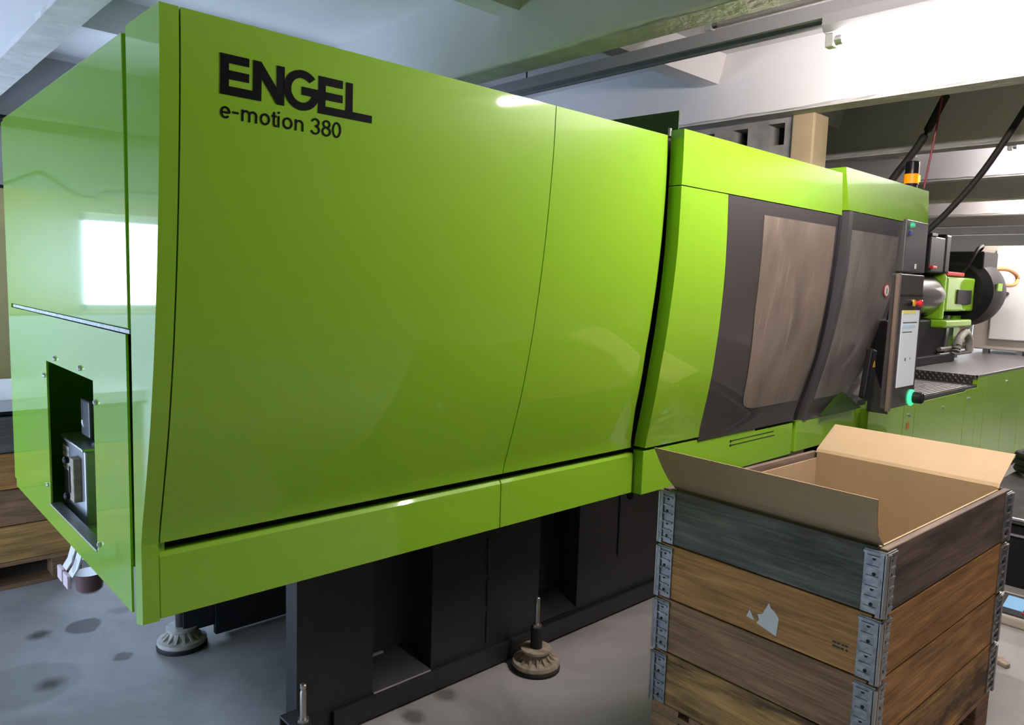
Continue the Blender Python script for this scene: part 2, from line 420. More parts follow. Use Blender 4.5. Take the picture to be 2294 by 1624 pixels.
for i, x in enumerate(BX):
    b = obj('beam', ragged(MB(), x, x+.16, ZB, ZS, YF, YB, i), 'plaster', ceil)
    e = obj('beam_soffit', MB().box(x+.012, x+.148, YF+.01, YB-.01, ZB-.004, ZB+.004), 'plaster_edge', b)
for y in (-2.7, -0.97, 0.76, 2.49, 4.24):
    xs = [XL]+[v for x in BX for v in (x, x+.16)]+[XR]
    for k in range(0, len(xs)-1, 2):
        obj('rib', MB().prism([(y, ZR), (y+.12, ZR), (y+.16, ZS), (y-.04, ZS)], 'X', xs[k], xs[k+1]), 'plaster', ceil)

# grey block partition under the beam, with cut-outs, and its beige end post
pw = struct('wall_partition', holes(MB(), 'X', 4.03, 4.17, 2.09, YB, 0, ZB,
     [(2.14, 2.243, 2.47, 2.59), (2.368, 2.467, 2.47, 2.585), (2.59, 2.69, 2.47, 2.583), (2.82, 2.92, 2.47, 2.58)]), 'block')
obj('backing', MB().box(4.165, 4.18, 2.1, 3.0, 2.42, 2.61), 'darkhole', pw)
struct('trim_2', MB().box(4.0, 4.17, 1.955, 2.085, 0, ZB), 'beige', bevel=.01)

# pipe and cable on the back wall
tag(obj('wall_pipe', MB().tube([(XL, 5.63, 2.545), (XR, 5.63, 2.545)], .035, 12), 'pipe', smooth=True), 'black pipe running along the top of the back wall', 'pipe')
tag(obj('wall_cable', MB().tube(spline([(1.4, 5.64, 2.12), (.55, 5.64, 2.16), (.248, 5.64, 2.167), (.166, 5.64, 2.198), (.044, 5.64, 2.254), (-.053, 5.64, 2.209), (-.153, 5.64, 2.143), (-.285, 5.64, 2.128), (-.436, 5.64, 2.184), (-1.4, 5.64, 2.2)]), .011, 8), 'black', smooth=True),
    'thin black cable looping over the window in the back wall', 'cable')

# ------------------------------------------------------------------ ceiling fittings
def tube_lamp(label, x, z, y0, y1, lit=True, group='fluorescent tube lamps'):
    t = thing('tube_lamp', label, 'lamp', (x, (y0+y1)/2, z), 0, group)
    obj('housing', MB().prism([(x-.05, z+.09), (x+.05, z+.09), (x+.05, z+.05), (x+.03, z+.025), (x-.03, z+.025), (x-.05, z+.05)], 'Y', y0-.02, y1+.02), 'fixture', t, bevel=.004)
    for y in (y0, y1):
        obj('lamp_holder', MB().box(x-.02, x+.02, y-.018, y+.018, z-.024, z+.04), 'white', t, bevel=.005)
    obj('tube', MB().lathe([(.0165, 0), (.0165, y1-y0-.05)], 'Y', (x, y0+.025, z), 16), {True: 'tube', False: 'tube_off'}.get(lit, lit), t, smooth=True)
    for y in (y0+.02, y1-.045):
        obj('tube_cap', MB().lathe([(.0175, 0), (.0175, .03)], 'Y', (x, y, z), 16), 'alu', t, smooth=True)
    return t
tube_lamp('lit fluorescent tube lamp hanging under the grey rail over the wooden crate', 2.87, 2.60, .20, 1.36)
tube_lamp('lit tube lamp in the far bay at the right edge', 6.62, 2.775, .2, 1.70, 'tube_far')
tube_lamp('lit tube lamp several bays away above the machine end', 9.75, 2.775, 0.9, 2.4)
tube_lamp('unlit old tube lamp high between the ceiling beams', 3.13, 2.872, .6, 2.07, False)

def rail(label, x, z, y0, y1):
    t = thing('cable_rail', label, 'rail', (x, y0, z), 0, 'steel rails under the ceiling')
    obj('channel', MB().prism([(x-.055, z), (x-.055, z+.055), (x+.055, z+.055), (x+.055, z), (x+.035, z), (x+.035, z+.008), (x+.047, z+.008), (x+.047, z+.047), (x-.047, z+.047), (x-.047, z+.008), (x-.035, z+.008), (x-.035, z)], 'Y', y0, y1), 'rail', t)
    for y in (3.08, 1.27, -.5):
        if y0 < y < y1: obj('hanger', MB().tube([(x, y, z+.05), (x, y, ZS)], .004, 6), 'black', t)
    return t
rail('galvanised steel rail running above the machine between two beams', 2.92, 2.693, -3.4, 5.5)

# ------------------------------------------------------------------ the machine
PZ = [0.0, 0.972, 1.0, 1.11, 1.27, 1.46, 1.65, 1.825, 2.0, 2.12, 2.23, 2.4]
PY = [1.942, 1.942, 1.938, 1.904, 1.858, 1.817, 1.787, 1.766, 1.751, 1.744, 1.742, 1.742]
def lin(x, X, Y):
    if x <= X[0]: return Y[0]
    for i in range(len(X)-1):
        if x <= X[i+1]: return Y[i]+(Y[i+1]-Y[i])*(x-X[i])/(X[i+1]-X[i])
    return Y[-1]
def prof(z):
    # smooth version of the measured front profile
    return sum(lin(z+d, PZ, PY) for d in (-.05, -.025, 0, .025, .05))/5 if z > 1.06 else lin(z, PZ, PY)

def curved(zs, xl, xr, off=0.0, thick=0.03, roundr=0.0, nx=2):
    """curved sheet between two edge functions x(z), front at prof(z)+off, optional rolled right edge"""
    mb = MB(); vs = []; fs = []
    cols = [(i/(nx-1), 0.0) for i in range(nx)]
    if roundr:
        cols[-1] = (1.0, 0.0)
    rows = []
    for z in zs:
        a, b = xl(z), xr(z); y = prof(z)+off; row = []
        bb = b-roundr if roundr else b
        for u, _ in cols: row.append((a+(bb-a)*u, y, z))
        if roundr:
            for k in range(1, 7):
                t = PI/2*k/6; row.append((bb+roundr*math.sin(t), y+roundr*1.6*(1-math.cos(t)), z))
            row.append((b, y+roundr*1.6+.05, z))
        rows.append(row)
    n = len(rows[0])
    for row in rows: vs += row
    for row in rows: vs += [(p[0], (row[0][1]+thick if not roundr else max(p[1]+.002, row[0][1]+thick)), p[2]) for p in row]
    m_ = len(rows)*n
    for i in range(len(rows)-1):
        for k in range(n-1):
            q = (i*n+k, i*n+k+1, (i+1)*n+k+1, (i+1)*n+k)
            fs.append(q); fs.append(tuple(m_+j for j in reversed(q)))
        for k in (0, n-1):
            fs.append((i*n+k, (i+1)*n+k, m_+(i+1)*n+k, m_+i*n+k))
    for i in (0, len(rows)-1):
        for k in range(n-1): fs.append((i*n+k, i*n+k+1, m_+i*n+k+1, m_+i*n+k))
    return mb.add(vs, fs)
def zrange(a, b, n): return [a+(b-a)*i/n for i in range(n+1)]

mach = thing('injection_moulding_machine', 'large lime green injection moulding machine on a charcoal base', 'machine', (1.165, 2.29, 0))
X0, X1, X2 = 0.569, 0.612, 1.787
# unseen black core added inside the covers to block light
core = MB()
core.box(1.02, 4.95, 2.08, 3.48, .80, 2.17)
core.box(.66, 1.02, 2.08, 2.28, .80, 2.17); core.box(.66, 1.02, 3.36, 3.48, .80, 2.17); core.box(.66, 1.02, 2.28, 3.36, 1.45, 2.17)
obj('light_block_core', core, 'darkhole', mach)
# corner post of the hood
poly = [(prof(z), z) for z in zrange(.972, 2.227, 24)]
poly = [(1.942, .767)] + poly + [(1.975, 2.227), (1.995, .752)]
obj('corner_post', MB().prism(poly, 'X', X0, X1-.002), 'green', mach)
# front covers
zz = [.972, 1.0, 1.03] + zrange(1.06, 2.227, 26)
e_p2 = lambda z: lin(z, [.96, 1.14, 1.41, 1.732, 1.989, 2.232], [2.568, 2.518, 2.483, 2.468, 2.454, 2.436]) - .004
obj('front_cover', curved(zz, lambda z: X1+.002, lambda z: X2-.002, 0, .03, 0, 6), 'green', mach, smooth=True)
obj('front_cover', curved(zz, lambda z: X2+.002, e_p2, 0, .03, .045, 4), 'green', mach, smooth=True)
for (a, b) in ((X1+.002, X2-.002), (X2+.002, 2.555)):
    obj('skirt_panel', MB().prism([(1.950, .768), (1.950, .932), (1.958, .944), (1.985, .944), (1.985, .768)], 'X', a, b), 'green', mach, bevel=.002)
obj('shadow_gap', MB().box(X1, 2.56, 1.985, 2.08, .80, 1.1), 'darkhole', mach)
obj('roof_cover', MB().box(X0+.01, 2.43, 1.77, 3.52, 2.19, 2.219), 'green', mach)
# end covers (the short side)
obj('end_cover', MB().box(X0, .60, 2.008, 3.524, 1.512, 2.221), 'green_end', mach, bevel=.003)
lec = obj('end_cover', holes(MB(), 'X', X0, .575, 2.030, 3.53, .770, 1.497, [(2.345, 2.925, .846, 1.343)]), 'green_end', mach)
obj('edge_post', MB().box(.600, .63, 1.96, 2.06, .775, 2.215), 'green', mach)
obj('rear_flange', MB().box(X0+.006, .62, 3.537, 3.60, .79, 2.219), 'green_end', mach, bevel=.002)
obj('seam_strip', MB().box(X0+.003, .60, 2.01, 3.48, 1.499, 1.510), 'zinc', mach, bevel=.001)
rec = MB()
rec.box(.575, .99, 2.285, 2.297, .80, 1.44); rec.box(.575, .99, 3.34, 3.352, .80, 1.44)
rec.box(.575, .99, 2.285, 3.352, .795, .803); rec.box(.575, .99, 2.285, 3.352, 1.436, 1.445); rec.box(.86, .875, 2.285, 3.352, .80, 1.44)
obj('recess', rec, 'green_end', mach)
obj('recess_lip', MB().box(.566, .60, 2.345, 2.925, .8405, .8465), 'alu', mach)
sc0 = MB().lathe([(.0085, 0), (.0085, -.004), (.005, -.008)], 'X', (0, 0, 0), 12)
scr = obj('cover_screw', sc0, 'alu', mach, smooth=True, local=True)
scr_pts = [(2.79, 1.363), (2.475, 1.365), (2.95, 1.29), (2.315, 1.285), (2.955, .905), (2.315, .872)]
RL = Vector(mach.location)
for i, (y, z) in enumerate(scr_pts):
    p = Vector((X0, y, z)) - RL
    if i == 0: scr.location = p
    else: inst(scr, mach, p)
# lubrication unit inside the recess
lub = obj('oil_tank', MB().box(.625, .855, 2.70, 2.99, .812, 1.062), plain('tank sheet steel', (0.36, 0.37, 0.41), 0.32, metal=0.35), mach, bevel=.006)
obj('tank_lid', MB().box(.615, .856, 2.69, 3.0, 1.062, 1.072), 'alu', lub, bevel=.003)
obj('tank_foot', MB().box(.60, .857, 2.66, 3.02, .803, .814), 'alu', lub)
sg = obj('sight_gauge', MB().box(.600, .627, 2.745, 2.80, .882, 1.030), 'castbeige', lub, bevel=.004)
obj('gauge_slot', MB().box(.597, .602, 2.782, 2.79, .91, 1.0), 'black', sg)
for z in (.895, 1.018): obj('gauge_bolt', MB().lathe([(.012, 0), (.012, -.012), (.007, -.016)], 'X', (.600, 2.806, z), 12), 'black', sg, smooth=True)
obj('rating_plate', MB().box(.6225, .626, 2.90, 2.985, .955, 1.04), 'paper', lub)
for k in range(3): obj('plate_line', MB().box(.6215, .6228, 2.905, 2.98, .963+.026*k, .975+.026*k), 'beige', lub)
mot = obj('pump_motor', MB().box(.68, .855, 2.66, 2.86, 1.072, 1.205), 'black', mach, bevel=.008)
obj('motor_cover', MB().box(.655, .68, 2.76, 2.865, 1.09, 1.215), 'mid_grey', mot, bevel=.005)
obj('nameplate', MB().box(.672, .679, 2.67, 2.695, 1.10, 1.18), 'paper', mot)
obj('pump_lever', MB().prism([(2.60, 1.20), (2.66, 1.20), (2.66, 1.27), (2.648, 1.29), (2.625, 1.293), (2.60, 1.29)], 'X', .66, .70), 'alu', mot, bevel=.006)
obj('suction_pipe', MB().tube(spline([(.70, 2.80, 1.075), (.665, 2.83, 1.11), (.66, 2.85, 1.14), (.675, 2.82, 1.155), (.69, 2.80, 1.14)]), .007, 8), 'alu', mot, smooth=True)
obj('filler_cap', MB().lathe([(.03, 0), (.03, .022), (.02, .024), (.02, .034), (.008, .04)], 'Z', (.72, 2.715, 1.072), 16), 'steel', mot, smooth=True)

# lettering
def letter(pts_list):
    mb = MB()
    for pts in pts_list:
        n = len(pts)
        fr = [(x, prof(z)-.0016, z) for x, z in pts]; bk = [(x, prof(z)+.001, z) for x, z in pts]
        mb.add(fr+bk, [tuple(range(n)), tuple(range(2*n-1, n-1, -1))]+[(i, n+i, n+(i+1) % n, (i+1) % n) for i in range(n)])
    return mb
T, B_ = 2.1515, 2.063
logo = [
  [(.6998, T), (.767, T), (.767, 2.133), (.7193, 2.133), (.7193, 2.117), (.767, 2.117), (.767, 2.098), (.7193, 2.098), (.7193, 2.0822), (.777, 2.0822), (.777, B_), (.6998, B_)],
  [(.777, T), (.796, T), (.8357, 2.0986), (.8350, T), (.8545, T), (.8545, B_), (.8358, B_), (.797, 2.1153), (.797, B_), (.777, B_)],
]
gc = (.9003, 2.1068); ro_, ri_ = .0470, .0288
g_out = [(gc[0]+ro_*math.cos(a), gc[1]+ro_*math.sin(a)) for a in [math.radians(43+i*(317-3)/44) for i in range(45)]]
g_in = [(gc[0]+ri_*math.cos(a), gc[1]+ri_*math.sin(a)) for a in [math.radians(339-i*(339-46)/40) for i in range(41)]]
glet = g_out + [(gc[0]+ro_, 2.1157), (.9003, 2.1157), (.9003, 2.0972)] + g_in
logo2 = [
  [(.9448, 2.1502), (1.0115, 2.1502), (1.0115, 2.131), (.9635, 2.131), (.9635, 2.1147), (1.0117, 2.1147), (1.0117, 2.0962), (.9637, 2.0962), (.9637, 2.08), (1.0222, 2.08), (1.0215, 2.1497), (1.0403, 2.1497), (1.0413, 2.080), (1.0994, 2.0795), (1.0994, 2.0612), (.9448, 2.0615)],
]
for nm, pl in (('letter_e', logo[0]), ('letter_n', logo[1]), ('letter_g', glet), ('letter_e', logo2[0])):
    obj(nm, letter([pl]), 'print', mach)
def arc(cx, cz, rx, rz, a0, a1, n=16):
    return [(cx+rx*math.cos(math.radians(a0+(a1-a0)*i/n)), cz+rz*math.sin(math.radians(a0+(a1-a0)*i/n))) for i in range(n+1)]
def stroke(lines, wd=.0045):
    """flat ribbon strokes lying on the cover"""
    mb = MB()
    for li, pts in enumerate(lines):
        n = len(pts); L_ = []; R_ = []
        closed = (pts[0][0]-pts[-1][0])**2+(pts[0][1]-pts[-1][1])**2 < 1e-10
        for i in range(n):
            p, q = pts[max(i-1, 0)], pts[min(i+1, n-1)]
            if closed and i in (0, n-1): p, q = pts[-2], pts[1]
            dx, dz = q[0]-p[0], q[1]-p[1]; l = math.hypot(dx, dz) or 1
            nx, nz = -dz/l*wd/2, dx/l*wd/2
            L_.append((pts[i][0]+nx, pts[i][1]+nz)); R_.append((pts[i][0]-nx, pts[i][1]-nz))
        y_ = lambda z: prof(z)-.0012-.00006*li
        vs = [(x, y_(z), z) for x, z in L_]+[(x, y_(z), z) for x, z in R_]+[(x, prof(z)+.001, z) for x, z in L_]+[(x, prof(z)+.001, z) for x, z in R_]
        fs = []
        for i in range(n-1):
            fs += [(i, i+1, n+i+1, n+i), (2*n+i, 3*n+i, 3*n+i+1, 2*n+i+1), (i, 2*n+i, 2*n+i+1, i+1), (n+i, n+i+1, 3*n+i+1, 3*n+i)]
        fs += [(0, n, 3*n, 2*n), (n-1, 3*n-1, 4*n-1, 2*n-1)]
        mb.add(vs, fs)
    return mb
zb_, zx_, zc_ = 2.0105, 2.0365, 2.0462   # baseline, x-height, cap height
w2 = .00225
def o_(x0, x1, top): return arc((x0+x1)/2, (zb_+top)/2, (x1-x0)/2-w2, (top-zb_)/2-w2+.0006, 90, 450, 28)
def n_(x0, x1):
    r = (x1-x0)/2-w2
    return [[(x0+w2, zb_), (x0+w2, zx_)], [(x0+w2, zb_+.014)]+arc((x0+x1)/2, zx_-w2-r*.95, r, r*.95, 180, 0, 12)+[(x1-w2, zb_)]]
glyphs = [
  ('character_e', [[(.7035, 2.0235), (.7222, 2.0235)]+arc(.7128, 2.0235, .0094, .0112, 0, 318, 24)]),
  ('character_hyphen', [[(.7290, 2.0262), (.7436, 2.0262)]]),
  ('character_m', n_(.7508, .7718)+n_(.7673, .7884)[1:]),
  ('character_o', [o_(.7954, .8200, zx_)]),
  ('character_t', [[(.8300, 2.0440), (.8300, 2.0165), (.8315, 2.0128), (.8372, 2.0122)], [(.8245, 2.0345), (.8365, 2.0345)]]),
  ('character_i', [[(.8418, zb_), (.8418, zx_)], [(.8418, 2.0420), (.8418, 2.0465)]]),
  ('character_o', [o_(.8520, .8778, zx_)]),
  ('character_n', n_(.8841, .9067)),
  ('character_three', [arc(.9385, 2.0372, .0094, .0082, 165, -88, 18)+arc(.9385, 2.0198, .0106, .0092, 88, -165, 20)]),
  ('character_eight', [arc(.9692, 2.0378, .0088, .0078, 270, 630, 24), arc(.9692, 2.0200, .0105, .0096, 90, 450, 26)]),
  ('character_zero', [arc(.9981, (zb_+zc_)/2, .0102, .0172, 90, 450, 30)]),
]
for nm, ls in glyphs: obj(nm, stroke(ls), 'print', mach)

# sliding guard door
DO = -.045
e_dl = lambda z: lin(z, [.767, .975, 1.318, 1.557, 1.802, 2.045, 2.245], [2.563, 2.565, 2.510, 2.490, 2.472, 2.446, 2.436])
e_pl = lambda z: lin(z, [.966, 1.436, 1.745, 2.045], [2.970, 2.885, 2.835, 2.780])
e_dr = lambda z: lin(z, [.947, 1.357, 1.782, 2.046, 2.262], [3.922, 3.916, 3.873, 3.853, 3.806])
door = obj('guard_door', curved(zrange(.955, 2.043, 24), e_pl, e_dr, DO, .03), 'grey_plastic', mach, smooth=True)
obj('door_header', curved(zrange(2.047, 2.252, 5), e_dl, e_dr, DO, .06), 'green', door)
obj('door_stile', curved(zrange(.972, 2.043, 24), e_dl, lambda z: e_pl(z)-.002, DO, .06), 'green', door, smooth=True)
gl = lambda z: lin(z, [1.072, 1.076, 1.085, 1.10, 1.125, 1.16, 1.553, 1.98], [3.40, 3.355, 3.315, 3.285, 3.265, 3.252, 3.145, 3.085])
gr = lambda z: lin(z, [1.03, 1.08, 1.5, 1.993], [3.85, 3.852, 3.85, 3.795])
obj('window_pane', curved([1.072, 1.074, 1.077, 1.081, 1.085, 1.092, 1.10, 1.11, 1.125, 1.14]+zrange(1.16, 1.985, 20), gl, gr, DO-.003, .004), 'pane', door, smooth=True)
obj('door_edge', curved(zrange(.955, 2.043, 20), lambda z: e_dr(z)-.03, e_dr, DO-.004, .05), 'black', door, smooth=True)
ds = obj('door_skirt', MB().prism([(2.563, .765), (2.563, .957), (3.497, .957), (3.497, .938), (3.90, .938), (3.90, .765)], 'Y', 1.905, 1.96), 'green', mach, bevel=.003)
for z0, xa, xb in ((.915, 3.262, 3.69), (.893, 3.262, 3.70)):
    obj('handle_groove', MB().box(xa, xb, 1.903, 1.906, z0, z0+.003), 'charcoal', ds)
for z0 in (.915, .893): obj('rivet', MB().lathe([(.006, 0), (.006, -.003)], 'Y', (3.262, 1.905, z0), 10), 'charcoal', ds)
obj('gap_core', MB().box(2.56, 5.0, 1.96, 2.08, .78, .97), 'darkhole', mach)
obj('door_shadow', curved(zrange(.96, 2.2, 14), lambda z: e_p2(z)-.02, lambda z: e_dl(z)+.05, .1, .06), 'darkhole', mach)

# fixed guard right of the door
e_cl = lambda z: lin(z, [.94, 1.452, 1.786, 2.082, 2.277], [4.005, 3.997, 3.983, 3.935, 3.858])
e_cr = lambda z: lin(z, [.94, 1.8, 2.1, 2.29], [5.22, 5.165, 5.075, 5.03])
fg = obj('fixed_guard', curved(zrange(.94, 2.076, 22), lambda z: e_cl(z)+.045, lambda z: min(e_cr(z), 4.72), -.04, .03), 'grey_plastic', mach, smooth=True)
hd = obj('guard_header', curved(zrange(2.08, 2.288, 5), e_cl, e_cr, -.04, .3), 'green', fg)
obj('guard_edge', curved(zrange(.94, 2.076, 20), e_cl, lambda z: e_cl(z)+.043, -.046, .06), 'mid_grey', fg, smooth=True)
obj('window_pane', curved(zrange(1.06, 1.985, 22), lambda z: lin(z, [1.06, 1.5, 1.99], [4.075, 4.05, 4.005]), lambda z: lin(z, [1.06, 1.7, 1.99], [4.50, 4.70, 4.635]), -.043, .004), 'pane2', fg, smooth=True)
obj('painted_reflection', MB().prism([(4.17, .955), (4.41, 1.075), (4.70, .955)], 'Y', 1.865, 1.885), plain('dark green plate', (0.03, 0.075, 0.006), 0.4), fg)  # added plate, its dark green paints a reflection on the guard pane
col = obj('operator_column', MB().box(4.68, 5.03, 1.685, 1.95, 1.79, 2.093), 'mid_grey', mach, bevel=.006)
obj('start_button', MB().lathe([(.016, 0), (.016, -.012), (.011, -.02)], 'Y', (4.745, 1.685, 2.062), 16), emit('green button', (0.05, 0.45, 0.2), 0.5), col, smooth=True)
obj('key_switch', MB().box(4.72, 4.74, 1.672, 1.685, 2.00, 2.028), plain('blue key', (0.03, 0.06, 0.25), 0.4), col, bevel=.003)
obj('usb_socket', MB().box(4.85, 4.87, 1.678, 1.685, 1.81, 1.84), 'white', col, bevel=.003)
dec = obj('warning_sticker', MB().lathe([(.038, 0), (.038, -.002)], 'Y', (4.585, 1.733, 1.676), 24), 'red', mach)
obj('sticker_face', MB().lathe([(.031, -.0021), (.031, -.003)], 'Y', (4.585, 1.733, 1.676), 24), 'white', dec)
obj('sticker_mark', MB().box(4.581, 4.589, 1.729, 1.7305, 1.656, 1.689), 'black', dec)
cs = obj('guard_skirt', MB().box(3.94, 4.80, 1.905, 1.96, .77, .940), 'green', mach, bevel=.003)
obj('column_plinth', MB().box(4.802, 5.14, 1.86, 2.05, .35, .935), 'green', mach, bevel=.004)

# control panel on its arm
cp = obj('control_panel', MB().prism([(1.50, 1.05), (1.50, 1.765), (1.545, 1.765), (1.555, 1.045)], 'X', 4.145, 4.485), 'grey_plastic', mach, bevel=.006)
obj('panel_edge', MB().prism([(1.495, 1.04), (1.495, 1.765), (1.515, 1.765), (1.515, 1.04)], 'X', 4.118, 4.145), plain('bronze edge', (0.16, 0.12, 0.095), 0.35), cp, bevel=.002)
obj('touch_screen', MB().box(4.205, 4.45, 1.497, 1.501, 1.16, 1.573), 'screen', cp)
obj('screen_bar', MB().box(4.205, 4.39, 1.4955, 1.4975, 1.555, 1.573), 'screen_yellow', cp)
obj('screen_field', MB().box(4.215, 4.40, 1.4955, 1.4975, 1.48, 1.495), 'screen_blue', cp)
for (a, b, c2, d) in ((4.22, 4.42, 1.505, 1.510), (4.22, 4.36, 1.455, 1.459), (4.29, 4.30, 1.30, 1.318), (4.36, 4.365, 1.305, 1.318)):
    obj('screen_mark', MB().box(a, b, 1.4955, 1.4975, c2, d), 'mid_grey', cp)
obj('panel_joint', MB().box(4.14, 4.487, 1.496, 1.50, 1.652, 1.658), 'black', cp)
es = obj('emergency_stop', MB().lathe([(.012, 0), (.012, -.015), (.019, -.017), (.019, -.028), (.012, -.034)], 'Y', (4.395, 1.50, 1.612), 20), 'red', cp, smooth=True)
obj('stop_collar', MB().lathe([(.018, -.001), (.018, -.010)], 'Y', (4.345, 1.50, 1.612), 20), 'yellow', cp)
obj('selector', MB().lathe([(.016, 0), (.016, -.016), (.010, -.02)], 'Y', (4.28, 1.50, 1.612), 16), 'black', cp, smooth=True)
dial = obj('hand_wheel', MB().lathe([(.032, -.008), (.032, -.05), (.025, -.058)], 'Y', (4.455, 1.50, 1.09), 20), 'black', cp, smooth=True)
obj('light_ring', MB().lathe([(.045, 0), (.045, -.008), (.034, -.009)], 'Y', (4.435, 1.50, 1.09), 28), 'ledgreen', dial)
obj('panel_arm', MB().box(4.40, 4.47, 1.555, 1.64, 1.40, 1.55), 'black', mach, bevel=.01)
pb = obj('panel_bracket', MB().box(4.63, 4.76, 1.73, 1.80, .955, 1.50), 'black', mach, bevel=.008)
obj('bracket_plate', MB().prism([(1.68, .95), (1.80, .95), (1.80, 1.27)], 'X', 4.615, 4.63), 'mid_grey', pb)
hs = obj('hand_scanner', MB().prism([(4.37, 1.06), (4.47, 1.03), (4.50, 1.33), (4.43, 1.345)], 'Y', 1.72, 1.76), 'black', mach, bevel=.01)
obj('warning_mark', MB().prism([(4.445, 1.235), (4.475, 1.235), (4.462, 1.27)], 'Y', 1.716, 1.72), 'yellow', hs)
for k, (xa, xb) in enumerate(((4.58, 4.555), (4.61, 4.60))):
    obj('panel_cable', MB().tube(spline([(xa, 1.64, 1.52), (xa-.01, 1.63, 1.36), (xb, 1.63, 1.2), (xb+.01, 1.66, 1.0)]), .012, 8), 'black' if k else 'mid_grey', mach, smooth=True)

# signal lamp on the guard
sl = obj('signal_lamp', MB().lathe([(.036, 0), (.036, .02), (.04, .022), (.04, .03)], 'Z', (4.87, 1.75, 2.288), 24), 'black', mach, smooth=True)
obj('amber_lens', MB().lathe([(.04, .03), (.04, .085)], 'Z', (4.87, 1.75, 2.288), 24), 'amber', sl, smooth=True)
obj('amber_bulb', MB().box(4.86, 4.88, 1.703, 1.712, 2.325, 2.366), 'amber_core', sl, bevel=.004)
obj('black_lens', MB().lathe([(.039, .088), (.039, .155), (.034, .16)], 'Z', (4.87, 1.75, 2.288), 24), plain('black lens', (0.012, 0.012, 0.014), 0.08), sl, smooth=True)

# dark green plate standing on the roof
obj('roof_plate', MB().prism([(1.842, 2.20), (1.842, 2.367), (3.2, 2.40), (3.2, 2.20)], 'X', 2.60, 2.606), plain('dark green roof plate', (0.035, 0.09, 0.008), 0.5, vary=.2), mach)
obj('roof_bolt', MB().lathe([(.008, 0), (.008, .03)], 'Z', (2.555, 1.85, 2.26), 10), 'steel', mach, smooth=True)
obj('guard_roof', MB().box(2.44, 5.02, 1.80, 3.5, 2.17, 2.235), 'charcoal', mach)

# charcoal base
base = MB()
pk = [(1.474, 1.746, .100, .80), (2.350, 2.612, .112, .80), (3.25, 3.5, .11, .80), (4.1, 4.4, .11, .80)]
holes(base, 'Y', 2.29, 2.33, 1.165, 5.2, .012, .80, pk)
base.box(1.165, 1.245, 2.33, 2.372, .012, .80)
base.box(1.26, 5.2, 2.42, 2.44, .012, .80)
base.box(1.26, 5.2, 3.25, 3.28, .03, .80)
bf = obj('base_frame', base, 'charcoal', mach, bevel=.004)
for (a, b, z0, _) in pk:
    obj('pocket_sill', MB().prism([(2.29, z0-.006), (2.29, z0), (2.42, z0+.075), (2.42, z0+.06)], 'X', a, b), 'charcoal', bf)
    for xx in (a, b): obj('pocket_cheek', MB().box(xx-.004, xx+.004, 2.325, 2.42, z0, .80), 'charcoal', bf)
for z0, z1 in ((.12, .26), (.28, .40), (.42, .58)):
    obj('weld_or_highlight', MB().box(2.034, 2.046, 2.283, 2.291, z0, z1), 'charcoal', bf, bevel=.003)
obj('weld_or_highlight', MB().box(2.906, 2.914, 2.284, 2.291, .3, .78), 'charcoal', bf, bevel=.003)
obj('weld_or_highlight', MB().box(1.476, 1.744, 2.284, 2.291, .090, .099), plain('bright sill highlight', (0.42, 0.41, 0.40), 0.4), bf, bevel=.002)  # light strip paints a highlight along the front sill edge
obj('weld_or_highlight', MB().box(1.476, 1.60, 2.408, 2.422, .168, .176), 'castgrey', bf, bevel=.002)  # lighter strip paints the highlight on the inner sill edge
obj('lifting_hole', MB().lathe([(.022, 0), (.022, -.004)], 'Y', (2.99, 2.289, .60), 16), 'darkhole', bf)
obj('base_rail', MB().box(1.30, 5.2, 2.27, 2.29, .012, .095), 'charcoal', bf, bevel=.003)

def foot(x, y, mat):
    """levelling foot: pad, disc with cone ribs, sleeve, spindle; on a square tube bracket"""
    d = obj('levelling_foot', MB().lathe([(.10, .018), (.104, .026), (.10, .038), (.062, .046), (.052, .072), (.066, .082), (.066, .092), (.02, .094)], 'Z', (x, y, 0), 40), mat, mach, smooth=True)
    obj('rubber_pad', MB().lathe([(.105, 0), (.106, .012), (.10, .020)], 'Z', (x, y, 0), 40), 'rubber', d, smooth=True)
    for k in range(14):
        a = 2*PI*k/14; ca, sa = math.cos(a), math.sin(a)
        r0, r1 = .05, .085
        p = [(x+ca*r0, y+sa*r0), (x+ca*r1, y+sa*r1)]
        nx, ny = -sa*.005, ca*.005
        q = MB().add([(p[0][0]-nx, p[0][1]-ny, .04), (p[1][0]-nx, p[1][1]-ny, .038), (p[1][0]-nx, p[1][1]-ny, .042), (p[0][0]-nx, p[0][1]-ny, .074),
                      (p[0][0]+nx, p[0][1]+ny, .04), (p[1][0]+nx, p[1][1]+ny, .038), (p[1][0]+nx, p[1][1]+ny, .042), (p[0][0]+nx, p[0][1]+ny, .074)],
                     [(0,1,2,3),(4,7,6,5),(0,4,5,1),(1,5,6,2),(2,6,7,3),(3,7,4,0)])
        obj('rib', q, mat, d)
    obj('sleeve', MB().lathe([(.026, .085), (.026, .185)], 'Z', (x, y, 0), 20), 'rubber', d, smooth=True)
    obj('nut', MB().lathe([(.02, .185), (.02, .198)], 'Z', (x, y, 0), 6), 'steel', d)
    obj('spindle', MB().lathe([(.0105, .19), (.0105, .29), (.009, .293), (.009, .302), (.0105, .304), (.0105, .315), (.007, .318)], 'Z', (x, y, 0), 14), 'steel', d, smooth=True)
    return d
foot(2.215, 2.160, 'castbeige')
foot(1.122, 2.160, 'castgrey')
foot(1.13, 3.306, 'castgrey')
foot(3.60, 2.160, 'castbeige')
